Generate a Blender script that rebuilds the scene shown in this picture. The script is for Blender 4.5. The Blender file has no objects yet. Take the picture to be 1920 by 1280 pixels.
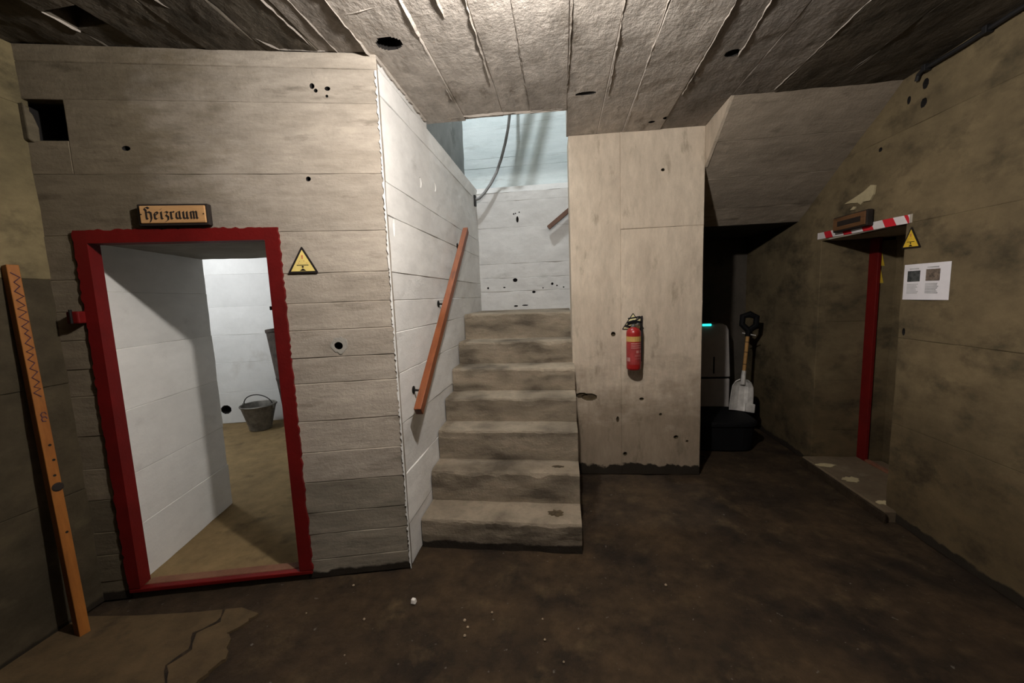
import bpy, math, random
from mathutils import Vector, Matrix, noise
random.seed(7)
scene = bpy.context.scene
COL = scene.collection

# ------------------------------------------------------------------ camera
def make_camera():
    f, pi, ro, ya = 740.0, math.radians(6.5), math.radians(-2.13), math.radians(-7.4)
    fw = Vector((math.sin(ya)*math.cos(pi), math.cos(ya)*math.cos(pi), -math.sin(pi)))
    r = Vector((math.cos(ya), -math.sin(ya), 0)); u = r.cross(fw)
    r2 = math.cos(ro)*r + math.sin(ro)*u; u2 = -math.sin(ro)*r + math.cos(ro)*u
    cam = bpy.data.cameras.new('camera'); ob = bpy.data.objects.new('camera', cam)
    COL.objects.link(ob)
    cam.sensor_fit = 'HORIZONTAL'; cam.sensor_width = 36.0; cam.lens = 36.0*f/1920.0
    cam.clip_start = 0.05
    m = Matrix((r2, u2, -fw)).transposed().to_4x4(); m.translation = (0, 0, 1.5)
    ob.matrix_world = m
    scene.camera = ob
make_camera()

# ------------------------------------------------------------------ world, lamps, exposure
w = bpy.data.worlds.new('world'); scene.world = w; w.use_nodes = True
w.node_tree.nodes['Background'].inputs[0].default_value = (0.9, 0.95, 1.0, 1)
w.node_tree.nodes['Background'].inputs[1].default_value = 0.0
HALL_LAMP = (-0.08, 1.135, 2.565)
ROOM_LAMP = (-3.95, 3.30, 2.25)
STAIR_LAMP = (-0.70, 3.0, 4.75)
def lamp(name, loc, power, col, rad):
    l = bpy.data.lights.new(name, 'POINT'); l.energy = power; l.color = col; l.shadow_soft_size = rad
    o = bpy.data.objects.new(name, l); o.location = loc; COL.objects.link(o)
lamp('hall_lamp_light', HALL_LAMP, 124, (1.0, 0.945, 0.885), 0.035)
lamp('heating_room_lamp_light', ROOM_LAMP, 48, (0.97, 0.98, 1.0), 0.12)
lamp('stair_lamp_light', STAIR_LAMP, 155, (0.90, 0.96, 1.0), 0.05)
vs = scene.view_settings
vs.view_transform = 'Standard'; vs.look = 'None'; vs.gamma = 1.0; vs.exposure = 0.0
vs.use_curve_mapping = False
scene.cycles.max_bounces = 8
scene.cycles.diffuse_bounces = 5

# ------------------------------------------------------------------ materials
MATS = {}
class NT:
    def __init__(s, name):
        s.m = bpy.data.materials.new(name); s.m.use_nodes = True
        s.t = s.m.node_tree; s.b = s.t.nodes['Principled BSDF']
        MATS[name] = s.m
    def n(s, typ, **kw):
        nd = s.t.nodes.new(typ)
        for k, v in kw.items():
            if k.startswith('i_'): nd.inputs[k[2:].replace('_', ' ')].default_value = v
            else: setattr(nd, k, v)
        return nd
    def l(s, a, b): s.t.links.new(a, b)
    def pos(s, scale=(1, 1, 1)):
        g = s.n('ShaderNodeNewGeometry'); mp = s.n('ShaderNodeMapping'); mp.inputs['Scale'].default_value = scale
        s.l(g.outputs['Position'], mp.inputs['Vector']); return mp.outputs['Vector']
    def noise(s, vec, scale, detail=4, rough=.55):
        nd = s.n('ShaderNodeTexNoise'); nd.inputs['Scale'].default_value = scale
        nd.inputs['Detail'].default_value = detail; nd.inputs['Roughness'].default_value = rough
        s.l(vec, nd.inputs['Vector']); return nd.outputs['Fac']
    def ramp(s, fac, a, b, ca=(0, 0, 0, 1), cb=(1, 1, 1, 1)):
        r = s.n('ShaderNodeValToRGB'); r.color_ramp.elements[0].position = a; r.color_ramp.elements[1].position = b
        r.color_ramp.elements[0].color = ca; r.color_ramp.elements[1].color = cb
        s.l(fac, r.inputs['Fac']); return r.outputs['Color']
    def mix(s, fac, a, b, typ='MIX'):
        m = s.n('ShaderNodeMix', data_type='RGBA', blend_type=typ)
        for sock, v in ((m.inputs[0], fac), (m.inputs[6], a), (m.inputs[7], b)):
            if hasattr(v, 'is_linked') or hasattr(v, 'links'): s.l(v, sock)
            else: sock.default_value = v if isinstance(v, (int, float)) else (*v, 1)
        return m.outputs[2]
    def math(s, op, a, b=None):
        m = s.n('ShaderNodeMath', operation=op)
        for sock, v in ((m.inputs[0], a), (m.inputs[1], b)):
            if v is None: continue
            if hasattr(v, 'links'): s.l(v, sock)
            else: sock.default_value = v
        return m.outputs[0]

def surface(name, c1, c2, stain, st=(.58, .72), scale=1.6, stretch=(1, 1, 1), rough=.9, bump=.25, fine=70,
            tide=0.0, tide_col=(.02, .015, .01), grain=.35, stain_scale=3.0, spots=0.0, darken=None):
    s = NT(name)
    p0 = s.pos(); p = s.pos(stretch)
    big = s.noise(p, scale, 5, .6)
    col = s.mix(s.ramp(big, .35, .65), c1, c2)
    med = s.noise(p, scale*5, 6, .7)
    stn = s.noise(p, stain_scale, 6, .65)
    col = s.mix(s.ramp(stn, *st), col, stain)
    g = s.ramp(med, .3, .7, (1-grain, 1-grain, 1-grain, 1), (1, 1, 1, 1))
    col = s.mix(1.0, col, g, 'MULTIPLY')
    oi = s.n('ShaderNodeObjectInfo')
    rv = s.math('MULTIPLY_ADD', oi.outputs['Random'], .14)
    s.t.nodes[-1].inputs[2].default_value = .90
    col = s.mix(1.0, col, rv, 'MULTIPLY')
    if darken:      # darker tint along one direction, ragged border: (point, direction, from, to, tint)
        pt, dr, a_, b_, tint = darken
        vm = s.n('ShaderNodeVectorMath', operation='SUBTRACT'); s.l(p0, vm.inputs[0]); vm.inputs[1].default_value = pt
        vd = s.n('ShaderNodeVectorMath', operation='DOT_PRODUCT'); s.l(vm.outputs[0], vd.inputs[0]); vd.inputs[1].default_value = dr
        e = s.math('ADD', vd.outputs['Value'], s.math('MULTIPLY', s.math('SUBTRACT', s.noise(s.pos((1, 1, 2)), 3.5, 6, .7), .5), 1.1))
        col = s.mix(s.ramp(e, a_, b_, (1, 1, 1, 1), (0, 0, 0, 1)), col, s.mix(1.0, col, tint, 'MULTIPLY'))
    if spots:
        sp = s.noise(p0, 38, 2, .5)
        col = s.mix(s.ramp(sp, .72, .76), col, (spots, spots*.92, spots*.8))
    if tide:
        sx = s.n('ShaderNodeSeparateXYZ'); s.l(p0, sx.inputs[0])
        e = s.math('MULTIPLY', s.noise(p0, 7, 5, .6), tide*2.2)
        d = s.math('SUBTRACT', sx.outputs['Z'], e)
        col = s.mix(s.ramp(d, 0.0, .012, (1, 1, 1, 1), (0, 0, 0, 1)), col, tide_col)
    s.l(col, s.b.inputs['Base Color'])
    s.b.inputs['Roughness'].default_value = rough
    s.b.inputs['Specular IOR Level'].default_value = .25
    fb = s.noise(p0, fine, 6, .65)
    hb = s.math('ADD', fb, s.math('MULTIPLY', med, 1.5))
    bp = s.n('ShaderNodeBump'); bp.inputs['Strength'].default_value = bump; bp.inputs['Distance'].default_value = .012
    s.l(hb, bp.inputs['Height']); s.l(bp.outputs[0], s.b.inputs['Normal'])
    return s.m

def plain(name, c, rough=.6, metal=0, var=.15, scale=12, emit=None, spec=.4, stretch=(1, 1, 1), bump=.08):
    s = NT(name)
    p = s.pos(stretch)
    nz = s.noise(p, scale, 4, .6)
    d = tuple(x*(1-2*var) for x in c); h = tuple(min(1, x*(1+var)) for x in c)
    s.l(s.mix(s.ramp(nz, .3, .7), d, h), s.b.inputs['Base Color'])
    s.b.inputs['Roughness'].default_value = rough; s.b.inputs['Metallic'].default_value = metal
    s.b.inputs['Specular IOR Level'].default_value = spec
    bp = s.n('ShaderNodeBump'); bp.inputs['Strength'].default_value = bump; bp.inputs['Distance'].default_value = .004
    s.l(nz, bp.inputs['Height']); s.l(bp.outputs[0], s.b.inputs['Normal'])
    if emit:
        s.b.inputs['Emission Color'].default_value = (*emit[0], 1); s.b.inputs['Emission Strength'].default_value = emit[1]
    return s.m

H = (1, 1, 7)     # streaks along horizontal boards
V = (7, 7, 1)     # streaks running down
surface('concrete_door', (0.46, 0.405, 0.34), (0.37, 0.322, 0.265), (0.23, 0.198, 0.16), stretch=(1, 1, 4), tide=.02, grain=.28,
        darken=((-2.38, 1.61, 0), (.972, .236, 0), .45, .95, (.50, .465, .385)))  # wall darkens leftward, away from the lamp: shade put into the colour
surface('concrete_dull', (.30, .265, .21), (.225, .198, .155), (.12, .105, .082), stretch=(1, 1, 4), tide=.03, grain=.3,  # darker concrete tone for the lower door boards and the collar
        darken=((-2.38, 1.61, 0), (.972, .236, 0), .45, .95, (.50, .465, .385)))  # same leftward shade put into the colour
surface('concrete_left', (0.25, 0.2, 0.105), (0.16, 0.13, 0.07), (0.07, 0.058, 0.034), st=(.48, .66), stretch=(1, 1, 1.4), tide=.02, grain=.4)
surface('concrete_right', (0.225, 0.172, 0.095), (0.148, 0.114, 0.064), (0.076, 0.06, 0.035), st=(.5, .68), stretch=(1, 1, 1.5), tide=.04, grain=.3, darken=((0, 0, 0), (0, 0, 1), .3, 1.5, (.60, .57, .52)))  # tinted darker towards the bottom
surface('concrete_pillar', (0.66, 0.56, 0.445), (0.54, 0.455, 0.36), (0.36, 0.3, 0.225), stretch=(3, 3, 1), tide=.075, grain=.22, darken=((0, 0, 0), (0, 0, 1), .45, 1.35, (.50, .47, .43)))  # lower part tinted darker, above the tide band
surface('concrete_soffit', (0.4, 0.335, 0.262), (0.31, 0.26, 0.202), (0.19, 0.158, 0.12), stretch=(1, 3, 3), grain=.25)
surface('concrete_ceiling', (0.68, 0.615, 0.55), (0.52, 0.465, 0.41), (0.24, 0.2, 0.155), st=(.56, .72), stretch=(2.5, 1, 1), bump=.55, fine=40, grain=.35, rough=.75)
surface('concrete_ceiling_dark', (0.17, 0.145, 0.112), (0.1, 0.085, 0.066), (0.05, 0.042, 0.03), st=(.5, .68), stretch=(2.5, 1, 1), bump=.55, fine=40, grain=.4, rough=.85)  # darker copy of the ceiling concrete for the outer boards
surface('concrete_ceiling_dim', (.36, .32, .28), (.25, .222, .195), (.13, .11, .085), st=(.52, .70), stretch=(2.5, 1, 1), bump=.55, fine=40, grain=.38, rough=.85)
surface('concrete_left_shaded', (0.085, 0.067, 0.039), (0.05, 0.04, 0.024), (0.11, 0.09, 0.052), st=(.6, .74), stretch=(1, 1, 1.4), tide=.02, grain=.45)  # lower left wall boards, shade put into their colour
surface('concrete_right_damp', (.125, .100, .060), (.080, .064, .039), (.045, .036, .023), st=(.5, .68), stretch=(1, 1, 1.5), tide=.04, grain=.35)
surface('concrete_threshold', (.20, .152, .098), (.145, .108, .068), (.26, .21, .15), st=(.6, .72), grain=.35)
surface('white_paint_back', (.62, .61, .595), (.55, .54, .525), (.42, .41, .39), st=(.6, .78), stretch=(1, 1, 2), grain=.15, bump=.2)
surface('concrete_fin', (0.56, 0.51, 0.45), (0.44, 0.39, 0.34), (0.34, 0.29, 0.25), grain=.3, bump=.5)
surface('concrete_step', (0.35, 0.29, 0.215), (0.25, 0.207, 0.152), (0.11, 0.09, 0.066), st=(.48, .64), stretch=(1, 1, 2.6), grain=.38, bump=.45, tide=.035, scale=2.4)
surface('concrete_floor', (0.066, 0.041, 0.02), (0.02, 0.0125, 0.0075), (0.095, 0.064, 0.031), st=(.55, .75), scale=2.6, grain=.6, bump=.6, fine=45, rough=.85, spots=.10, stain_scale=5.0)
surface('concrete_patch', (0.15, 0.102, 0.05), (0.095, 0.063, 0.031), (0.048, 0.032, 0.017), grain=.45, bump=.4, rough=.85)
surface('concrete_room_floor', (0.32, 0.225, 0.105), (0.235, 0.165, 0.08), (0.125, 0.09, 0.045), grain=.35, bump=.3)
surface('concrete_plain', (.38, .36, .32), (.30, .285, .255), (.22, .21, .19), grain=.2)
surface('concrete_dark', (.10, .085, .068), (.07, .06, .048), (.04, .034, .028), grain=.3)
surface('white_paint', (0.8, 0.79, 0.765), (0.72, 0.71, 0.69), (0.56, 0.545, 0.52), st=(.62, .8), stretch=(1, 1, 2), grain=.13, bump=.2)
surface('white_paint_passage', (0.88, 0.87, 0.84), (0.82, 0.81, 0.78), (0.7, 0.68, 0.65), st=(.62, .8), stretch=(1, 1, 2), grain=.08, bump=.15)
surface('concrete_door_shaded', (.30, .26, .195), (.22, .19, .14), (.12, .10, .075), stretch=(1, 1, 3), tide=.02, grain=.3)  # unused darker copy of the door concrete, shade put into its colour
surface('rail_wood_dark', (.12, .055, .032), (.09, .04, .024), (.06, .028, .018), stretch=(8, 2, 2), grain=.25, bump=.08, rough=.5)
surface('lintel_lit', (.62, .56, .46), (.50, .45, .37), (.36, .32, .26), grain=.2)  # pale lintel underside, bounce light put into the colour
surface('white_paint_room', (.76, .77, .765), (.70, .71, .705), (.60, .59, .57), st=(.62, .82), grain=.08, bump=.15)
surface('white_paint_blue', (.64, .70, .71), (.55, .62, .63), (.46, .50, .50), grain=.12, bump=.2, stretch=(1, 1, 6))
surface('grey_paint', (.30, .31, .30), (.23, .24, .235), (.16, .165, .16), grain=.2)
surface('cream_plaster', (.62, .53, .32), (.52, .44, .27), (.40, .34, .2), grain=.25)
surface('red_paint', (0.165, 0.005, 0.0045), (0.125, 0.0042, 0.0038), (0.075, 0.0035, 0.003), st=(.62, .8), grain=.25, bump=.15, rough=.6)
surface('red_paint_worn', (0.26, 0.13, 0.075), (0.19, 0.075, 0.045), (0.24, 0.17, 0.1), grain=.35, rough=.7)
surface('orange_wood', (0.36, 0.135, 0.026), (0.28, 0.1, 0.02), (0.17, 0.062, 0.016), stretch=(9, 9, 1), grain=.25, bump=.1, rough=.6)
surface('rail_wood', (.27, .085, .03), (.20, .058, .021), (.12, .036, .015), stretch=(8, 2, 2), grain=.25, bump=.08, rough=.45)
surface('plaque_wood', (.60, .345, .155), (.50, .275, .115), (.40, .20, .08), stretch=(1, 1, 8), grain=.2, bump=.1, rough=.5)
surface('plaque_dark', (.20, .10, .045), (.145, .07, .03), (.08, .04, .02), stretch=(1, 1, 8), grain=.3, bump=.15, rough=.6)
plain('hole_dark', (.012, .010, .009), .95)
plain('burnt', (.018, .012, .009), .8)
plain('black_rubber', (.014, .014, .015), .55)
plain('black_plastic', (.005, .005, .006), .75, spec=.15)
plain('black_iron', (.02, .019, .018), .5, .6)
plain('zinc', (.21, .20, .18), .55, .7, .25)
plain('rust_pipe', (.075, .06, .05), .75, .2, .3)
plain('grey_cable', (.22, .22, .22), .6)
plain('yellow_sign', (.78, .62, .20), .5, var=.06)
plain('yellow_sign_deep', (.75, .50, .045), .5, var=.08)
plain('yellow_pale', (.72, .66, .36), .5, var=.06)
plain('sign_red', (.60, .20, .10), .6)
plain('sign_black', (.016, .012, .012), .5)
plain('extinguisher_red', (.27, .012, .011), .32, var=.06, spec=.5)
plain('label_gold', (.48, .30, .09), .5)
plain('label_pale', (.42, .20, .18), .5)
plain('label_dim', (.29, .035, .034), .5)
plain('chrome', (.45, .43, .40), .3, .9)
plain('tape_white', (.74, .70, .70), .5, var=.05)
plain('tape_red', (.62, .022, .035), .5, var=.06)
plain('paper', (.80, .78, .82), .7, var=.03)
plain('print_grey', (.52, .52, .53), .7)
plain('print_dark', (.07, .075, .075), .7, var=.4, scale=60)
plain('print_brown', (.20, .155, .12), .7, var=.4, scale=50)
plain('device_grey', (.42, .39, .37), .55, var=.05)
plain('led_cyan', (.05, .6, .55), .4, emit=((.03, .85, .75), 1.6))
plain('shovel_alu', (.62, .60, .57), .5, .2)
plain('handle_wood', (.46, .25, .08), .6)
plain('ink', (.09, .035, .05), .7)
plain('white_lump', (.78, .75, .70), .8)
plain('pebble', (.30, .235, .16), .8)
plain('lamp_white', (.7, .7, .68), .5)
plain('mud', (.085, .06, .03), .85, var=.3, bump=.4)

# ------------------------------------------------------------------ mesh helpers
def root(name, loc, label=None, cat=None, group=None, kind=None):
    o = bpy.data.objects.new(name, None); o.location = loc; o.empty_display_size = .05
    COL.objects.link(o); tag(o, label, cat, group, kind); return o
def tag(o, label=None, cat=None, group=None, kind=None):
    if label: o['label'] = label
    if cat: o['category'] = cat
    if group: o['group'] = group
    if kind: o['kind'] = kind
    return o
def world_loc(o):
    v = Vector((0, 0, 0))
    while o is not None:
        v += o.location; o = o.parent
    return v
def link_mesh(name, verts, faces, mats, parent=None, idx=None, smooth=False, origin=None):
    base = world_loc(parent) if parent else Vector((0, 0, 0))
    loc = Vector(origin) - base if origin is not None else Vector((0, 0, 0))
    off = base + loc
    me = bpy.data.meshes.new(name)
    me.from_pydata([Vector(v) - off for v in verts], [], faces)
    for m in (mats if isinstance(mats, (list, tuple)) else [mats]): me.materials.append(MATS[m])
    if idx: me.polygons.foreach_set('material_index', idx)
    if smooth: me.polygons.foreach_set('use_smooth', [True]*len(me.polygons))
    me.update()
    o = bpy.data.objects.new(name, me); COL.objects.link(o)
    o.location = loc
    if parent: o.parent = parent
    return o

class MB:
    def __init__(s): s.v = []; s.f = []
    def poly(s, pts):
        b = len(s.v); s.v += [Vector(p) for p in pts]; s.f.append(list(range(b, b+len(pts)))); return s
    def hexa(s, p):                      # 8 corners: bottom ring 4, top ring 4
        b = len(s.v); s.v += [Vector(q) for q in p]
        s.f += [[b+3, b+2, b+1, b], [b+4, b+5, b+6, b+7]] + [[b+i, b+(i+1) % 4, b+4+(i+1) % 4, b+4+i] for i in range(4)]; return s
    def box(s, x0, x1, y0, y1, z0, z1):
        return s.hexa([(x0, y0, z0), (x1, y0, z0), (x1, y1, z0), (x0, y1, z0), (x0, y0, z1), (x1, y0, z1), (x1, y1, z1), (x0, y1, z1)])
    def fbox(s, O, U, Vv, N, u0, u1, v0, v1, n0, n1):
        P = lambda u, v, n: Vector(O)+Vector(U)*u+Vector(Vv)*v+Vector(N)*n
        return s.hexa([P(u0, v0, n0), P(u1, v0, n0), P(u1, v1, n0), P(u0, v1, n0), P(u0, v0, n1), P(u1, v0, n1), P(u1, v1, n1), P(u0, v1, n1)])
    def prism(s, pts2, O, U, Vv, N, n0, n1):
        P = lambda u, v, n: Vector(O)+Vector(U)*u+Vector(Vv)*v+Vector(N)*n
        k = len(pts2); b = len(s.v)
        s.v += [P(u, v, n0) for u, v in pts2]+[P(u, v, n1) for u, v in pts2]
        s.f += [list(range(b+k-1, b-1, -1)), list(range(b+k, b+2*k))]
        s.f += [[b+i, b+(i+1) % k, b+k+(i+1) % k, b+k+i] for i in range(k)]; return s
    def tube(s, pts, r, seg=8, caps=True):
        pts = [Vector(p) for p in pts]; rs = r if isinstance(r, (list, tuple)) else [r]*len(pts)
        b = len(s.v); pu = None
        for i, p in enumerate(pts):
            d = (pts[min(i+1, len(pts)-1)]-pts[max(i-1, 0)]).normalized()
            if pu is None:
                a = Vector((0, 0, 1)) if abs(d.z) < .9 else Vector((1, 0, 0)); pu = d.cross(a).normalized()
            else: pu = (pu-d*pu.dot(d)).normalized()
            pv = d.cross(pu)
            for k in range(seg):
                a = 2*math.pi*k/seg; s.v.append(p+(pu*math.cos(a)+pv*math.sin(a))*rs[i])
        for i in range(len(pts)-1):
            for k in range(seg):
                s.f.append([b+i*seg+k, b+i*seg+(k+1) % seg, b+(i+1)*seg+(k+1) % seg, b+(i+1)*seg+k])
        if caps:
            s.f.append(list(range(b+seg-1, b-1, -1))); e = b+(len(pts)-1)*seg; s.f.append(list(range(e, e+seg)))
        return s
    def lathe(s, prof, c, seg=24, axis=(0, 0, 1), capb=True, capt=True):
        ax = Vector(axis).normalized(); a = Vector((1, 0, 0)) if abs(ax.x) < .9 else Vector((0, 1, 0))
        pu = ax.cross(a).normalized(); pv = ax.cross(pu); b = len(s.v); c = Vector(c)
        for r, h in prof:
            for k in range(seg):
                t = 2*math.pi*k/seg; s.v.append(c+ax*h+(pu*math.cos(t)+pv*math.sin(t))*r)
        for i in range(len(prof)-1):
            for k in range(seg):
                s.f.append([b+i*seg+k, b+i*seg+(k+1) % seg, b+(i+1)*seg+(k+1) % seg, b+(i+1)*seg+k])
        if capb: s.f.append(list(range(b+seg-1, b-1, -1)))
        if capt: e = b+(len(prof)-1)*seg; s.f.append(list(range(e, e+seg)))
        return s
    def build(s, name, mat, parent=None, smooth=False, origin=None, bevel=0):
        o = link_mesh(name, s.v, s.f, mat, parent, smooth=smooth, origin=origin)
        if bevel:
            m = o.modifiers.new('bevel', 'BEVEL'); m.width = bevel; m.segments = 2; m.limit_method = 'ANGLE'
        if smooth:
            o.data.set_sharp_from_angle(angle=math.radians(40))
        return o

def relief(p, f, seed, ridged=False):
    q = Vector((p.x*f+seed*3.7, p.y*f-seed*1.3, p.z*f+seed*.7))
    v = noise.fractal(q, .8, 2.0, 4)
    return v

def panel(name, parent, mat, O, U, Vv, N, u0, u1, v0, v1, res=.05, amp=.002, freq=6, seed=0, thick=.04,
          groove=(.006, .006), off=0.0, pits=(), pitmat='hole_dark', origin=None):
    """one board-marked slab of concrete: relief face, V-grooved rim, solid back. pits = (u, v, ru, rv, depth)"""
    O, U, Vv, N = Vector(O), Vector(U), Vector(Vv), Vector(N)
    gw, gd = groove
    def lines(a, b, ex):
        n = max(1, int(math.ceil((b-a)/res)))
        L = [a, a+gw, b-gw, b]+[a+(b-a)*i/n for i in range(1, n)]
        for e in ex:
            L = [x for x in L if x in (a, b) or abs(x-e[0]) > e[1]*1.25]
        for c, r in ex:
            L += [x for x in (c-r*1.1, c-r*.92, c-r*.75, c-r*.5, c-r*.25, c, c+r*.25, c+r*.5, c+r*.75, c+r*.92, c+r*1.1) if a+gw*.5 < x < b-gw*.5]
        return sorted(set(round(x, 5) for x in L))
    inp = [p for p in pits if u0 < p[0] < u1 and v0 < p[1] < v1]
    us = lines(u0, u1, [(p[0], p[2]) for p in inp]); vs_ = lines(v0, v1, [(p[1], p[3]) for p in inp])
    verts = []; nu, nv = len(us), len(vs_); sunk = set()
    for j, v in enumerate(vs_):
        for i, u in enumerate(us):
            P = O+U*u+Vv*v
            h = off+amp*relief(P, freq, seed)
            if i in (0, nu-1) or j in (0, nv-1): h -= gd
            for (pu, pv, ru, rv, dp) in inp:
                a = (u-pu)/ru; c = (v-pv)/rv
                rr = math.sqrt(a*a+c*c)+.08*noise.noise(Vector((u*70, v*70, 3)))
                if rr < 1.02: h -= dp; sunk.add(j*nu+i)
            verts.append(P+N*h)
    faces = []; idx = []
    for j in range(nv-1):
        for i in range(nu-1):
            faces.append([j*nu+i, j*nu+i+1, (j+1)*nu+i+1, (j+1)*nu+i])
            k = 1 if any(q_ in sunk for q_ in faces[-1]) else 0
            idx.append(k)
    ring = [i for i in range(nu)]+[j*nu+nu-1 for j in range(1, nv)]+[(nv-1)*nu+i for i in range(nu-2, -1, -1)]+[j*nu for j in range(nv-2, 0, -1)]
    b = len(verts)
    for r_ in ring:
        j, i = divmod(r_, nu); verts.append(O+U*us[i]+Vv*vs_[j]-N*thick)
    k = len(ring)
    for q in range(k):
        faces.append([ring[(q+1) % k], ring[q], b+q, b+(q+1) % k]); idx.append(0)
    faces.append([b+q for q in range(k-1, -1, -1)]); idx.append(0)
    # keep the winding outward
    if (U.cross(Vv)).dot(N) < 0: faces = [f[::-1] for f in faces]
    return link_mesh(name, verts, faces, [mat, pitmat], parent, idx, origin=origin)

def boards(parent, mat, O, U, Vv, N, us, vs_, holes=(), name='concrete_board', jit=.0025, seed=0, **kw):
    """lay boards in bands v; every band spans the list us, cut around rectangular holes (u0,u1,v0,v1)"""
    for j in range(len(vs_)-1):
        v0, v1 = vs_[j], vs_[j+1]
        cuts = sorted({v0, v1} | {h[k] for h in holes for k in (2, 3) if v0 < h[k] < v1})
        for a, b in zip(cuts[:-1], cuts[1:]):
            for i in range(len(us)-1):
                seg = [(us[i], us[i+1])]
                for h in holes:
                    if h[2] < b-1e-6 and h[3] > a+1e-6:
                        out = []
                        for s0, s1 in seg:
                            if h[0] > s0: out.append((s0, min(s1, h[0])))
                            if h[1] < s1: out.append((max(s0, h[1]), s1))
                        seg = [q for q in out if q[1]-q[0] > 1e-4]
                for s0, s1 in seg:
                    panel(name, parent, mat, O, U, Vv, N, s0, s1, a, b, seed=seed+j*1.7+i*.6, off=random.uniform(-jit, jit), **kw)

X, Y, Z = Vector((1, 0, 0)), Vector((0, 1, 0)), Vector((0, 0, 1))
CZ = 2.70
# the wall with the heating-room door stands 13.7 degrees askew to the hall
DA = Vector((-2.38, 1.61, 0)); DT = Vector((.972, .236, 0)).normalized(); DN = Vector((.236, -.972, 0)).normalized()
def D(u, d, z): return DA+DT*u-DN*d+Z*z

# ------------------------------------------------------------------ structure: door wall
def st(name, loc): return root(name, loc, kind='structure')
wd = st('wall_door', (-1.6, 1.8, 0))
dz = [0, .107, .253, .376, .549, .715, .885, 1.087, 1.222, 1.364, 1.503, 1.654, 1.86, 2.138, 2.467, 2.627, CZ]
pits = [(1.259, 1.279, .026, .024, .035), (1.184, 2.114, .010, .010, .03), (.383, 2.255, .016, .010, .03),
        (1.24, 2.545, .010, .012, .02), (1.255, 2.525, .008, .008, .02), (1.31, 2.535, .012, .009, .02), (1.305, 2.50, .006, .006, .02)]
dk = dict(holes=[(.10, .995, 0, 1.86)])
boards(wd, 'concrete_dull', DA, DT, Z, DN, [-.05, 1.548], dz[:5], seed=2, res=.04, amp=.003, freq=5, groove=(.0035, .003), jit=.0018, pits=pits, thick=.05, **dk)
wk_ = dict(res=.04, amp=.003, freq=5, groove=(.0035, .0028), pits=pits, thick=.05)
boards(wd, 'concrete_door', DA, DT, Z, DN, [-.05, 1.548], dz[4:14], seed=2, jit=.0016, **wk_, **dk)
boards(wd, 'concrete_door', DA, DT, Z, DN, [-.05, 1.548], dz[14:], seed=12, jit=.0016, **wk_)
panel('concrete_board', wd, 'concrete_door', DA, DT, Z, DN, .147, 1.548, 2.138, 2.467, seed=14, **{**wk_, 'groove': (.003, .0012)})
panel('concrete_board', wd, 'concrete_door', DA, DT, Z, DN, -.05, .147, 2.138, 2.288, seed=14, **wk_)
rr = random.Random(5); ring_o = []; ring_i = []
for i in range(20):
    t = 2*math.pi*i/20
    ring_o.append((1.262+.042*rr.uniform(.75, 1.15)*math.cos(t), 1.285+.045*rr.uniform(.75, 1.15)*math.sin(t))); ring_i.append((1.259+.022*math.cos(t), 1.279+.020*math.sin(t)))
m_ = MB()
for i in range(20):
    j = (i+1) % 20
    m_.prism([ring_i[i], ring_o[i], ring_o[j], ring_i[j]], DA, DT, Z, DN, -.004, .004)
m_.build('mortar_plug', 'concrete_plain', wd)
# vent opening near the ceiling: dark box behind the hole
vb = MB()
for a in ((-.05, .147, 2.467, 2.49, .05, .40), (-.05, .147, 2.26, 2.288, .05, .40), (.147, .17, 2.26, 2.49, .05, .40), (-.08, -.05, 2.26, 2.49, .05, .40)):
    vb.fbox(DA, DT, Z, -DN, a[0], a[1], a[2], a[3], a[4], a[5])
vb.fbox(DA, DT, Z, -DN, -.08, .17, 2.26, 2.49, .40, .43)
vb.build('vent_shaft', 'hole_dark', wd)
# ragged white paint line on the corner of the white stair wall
def ragged(name, mat, parent, O, U, Vv, N, length, w0, w1, step, n0=.0, n1=.004, sd=0):
    rnd = random.Random(sd); pts = [(0, 0), (0, length)]; v = length
    while v > 0:
        pts.append((-rnd.uniform(w0, w1), max(v, 0))); v -= step*rnd.uniform(.5, 1.5)
    m = MB(); k = len(pts)
    m.prism(pts, O, U, Vv, N, n0, n1)
    return m.build(name, mat, parent)

# passage behind the door (0.94 m of concrete) and the heating room
wp = st('wall_passage', D(.3, .5, 0))
boards(wp, 'white_paint_passage', D(.09, .05, 0), -DN, Z, DT, [0, .89], [.02, .33, .62, .97, 1.30, 1.60, 1.845], seed=9, res=.05, amp=.004, freq=4, groove=(.003, .003), thick=.05)
panel('concrete_board', wp, 'concrete_plain', D(1.03, .05, 0), -DN, Z, -DT, 0, .89, .02, 1.845, res=.1, thick=.05)
panel('concrete_board', wp, 'concrete_plain', D(0, .05, 1.84), DT, -DN, -Z, .05, 1.08, 0, .89, res=.06, amp=.004, thick=.05, seed=4)
wr = st('wall_heating_room', D(-.5, 3.17, 0))
boards(wr, 'white_paint_room', D(0, 3.17, 0), DT, Z, DN, [-2.2, 1.1], [.02, .42, .80, 1.15, 1.5, 1.9, 2.5], seed=21, res=.08, amp=.005, freq=3,
       groove=(.003, .002), pits=[(-1.19, .20, .055, .05, .12)], thick=.15)
panel('concrete_board', wr, 'white_paint_room', D(-2.2, 0, 0), -DN, Z, DT, .94, 3.17, .02, 2.5, res=.2, thick=.05)
panel('concrete_board', wr, 'white_paint_room', D(1.1, 0, 0), -DN, Z, -DT, .94, 3.17, .02, 2.5, res=.2, thick=.02)
panel('concrete_board', wr, 'white_paint_room', D(0, .99, 0), DT, Z, -DN, -2.2, .04, .02, 2.5, res=.2, thick=.05)
panel('concrete_board', wr, 'white_paint_room', D(0, .99, 0), DT, Z, -DN, .04, 1.1, 1.89, 2.5, res=.2, thick=.05)
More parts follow.
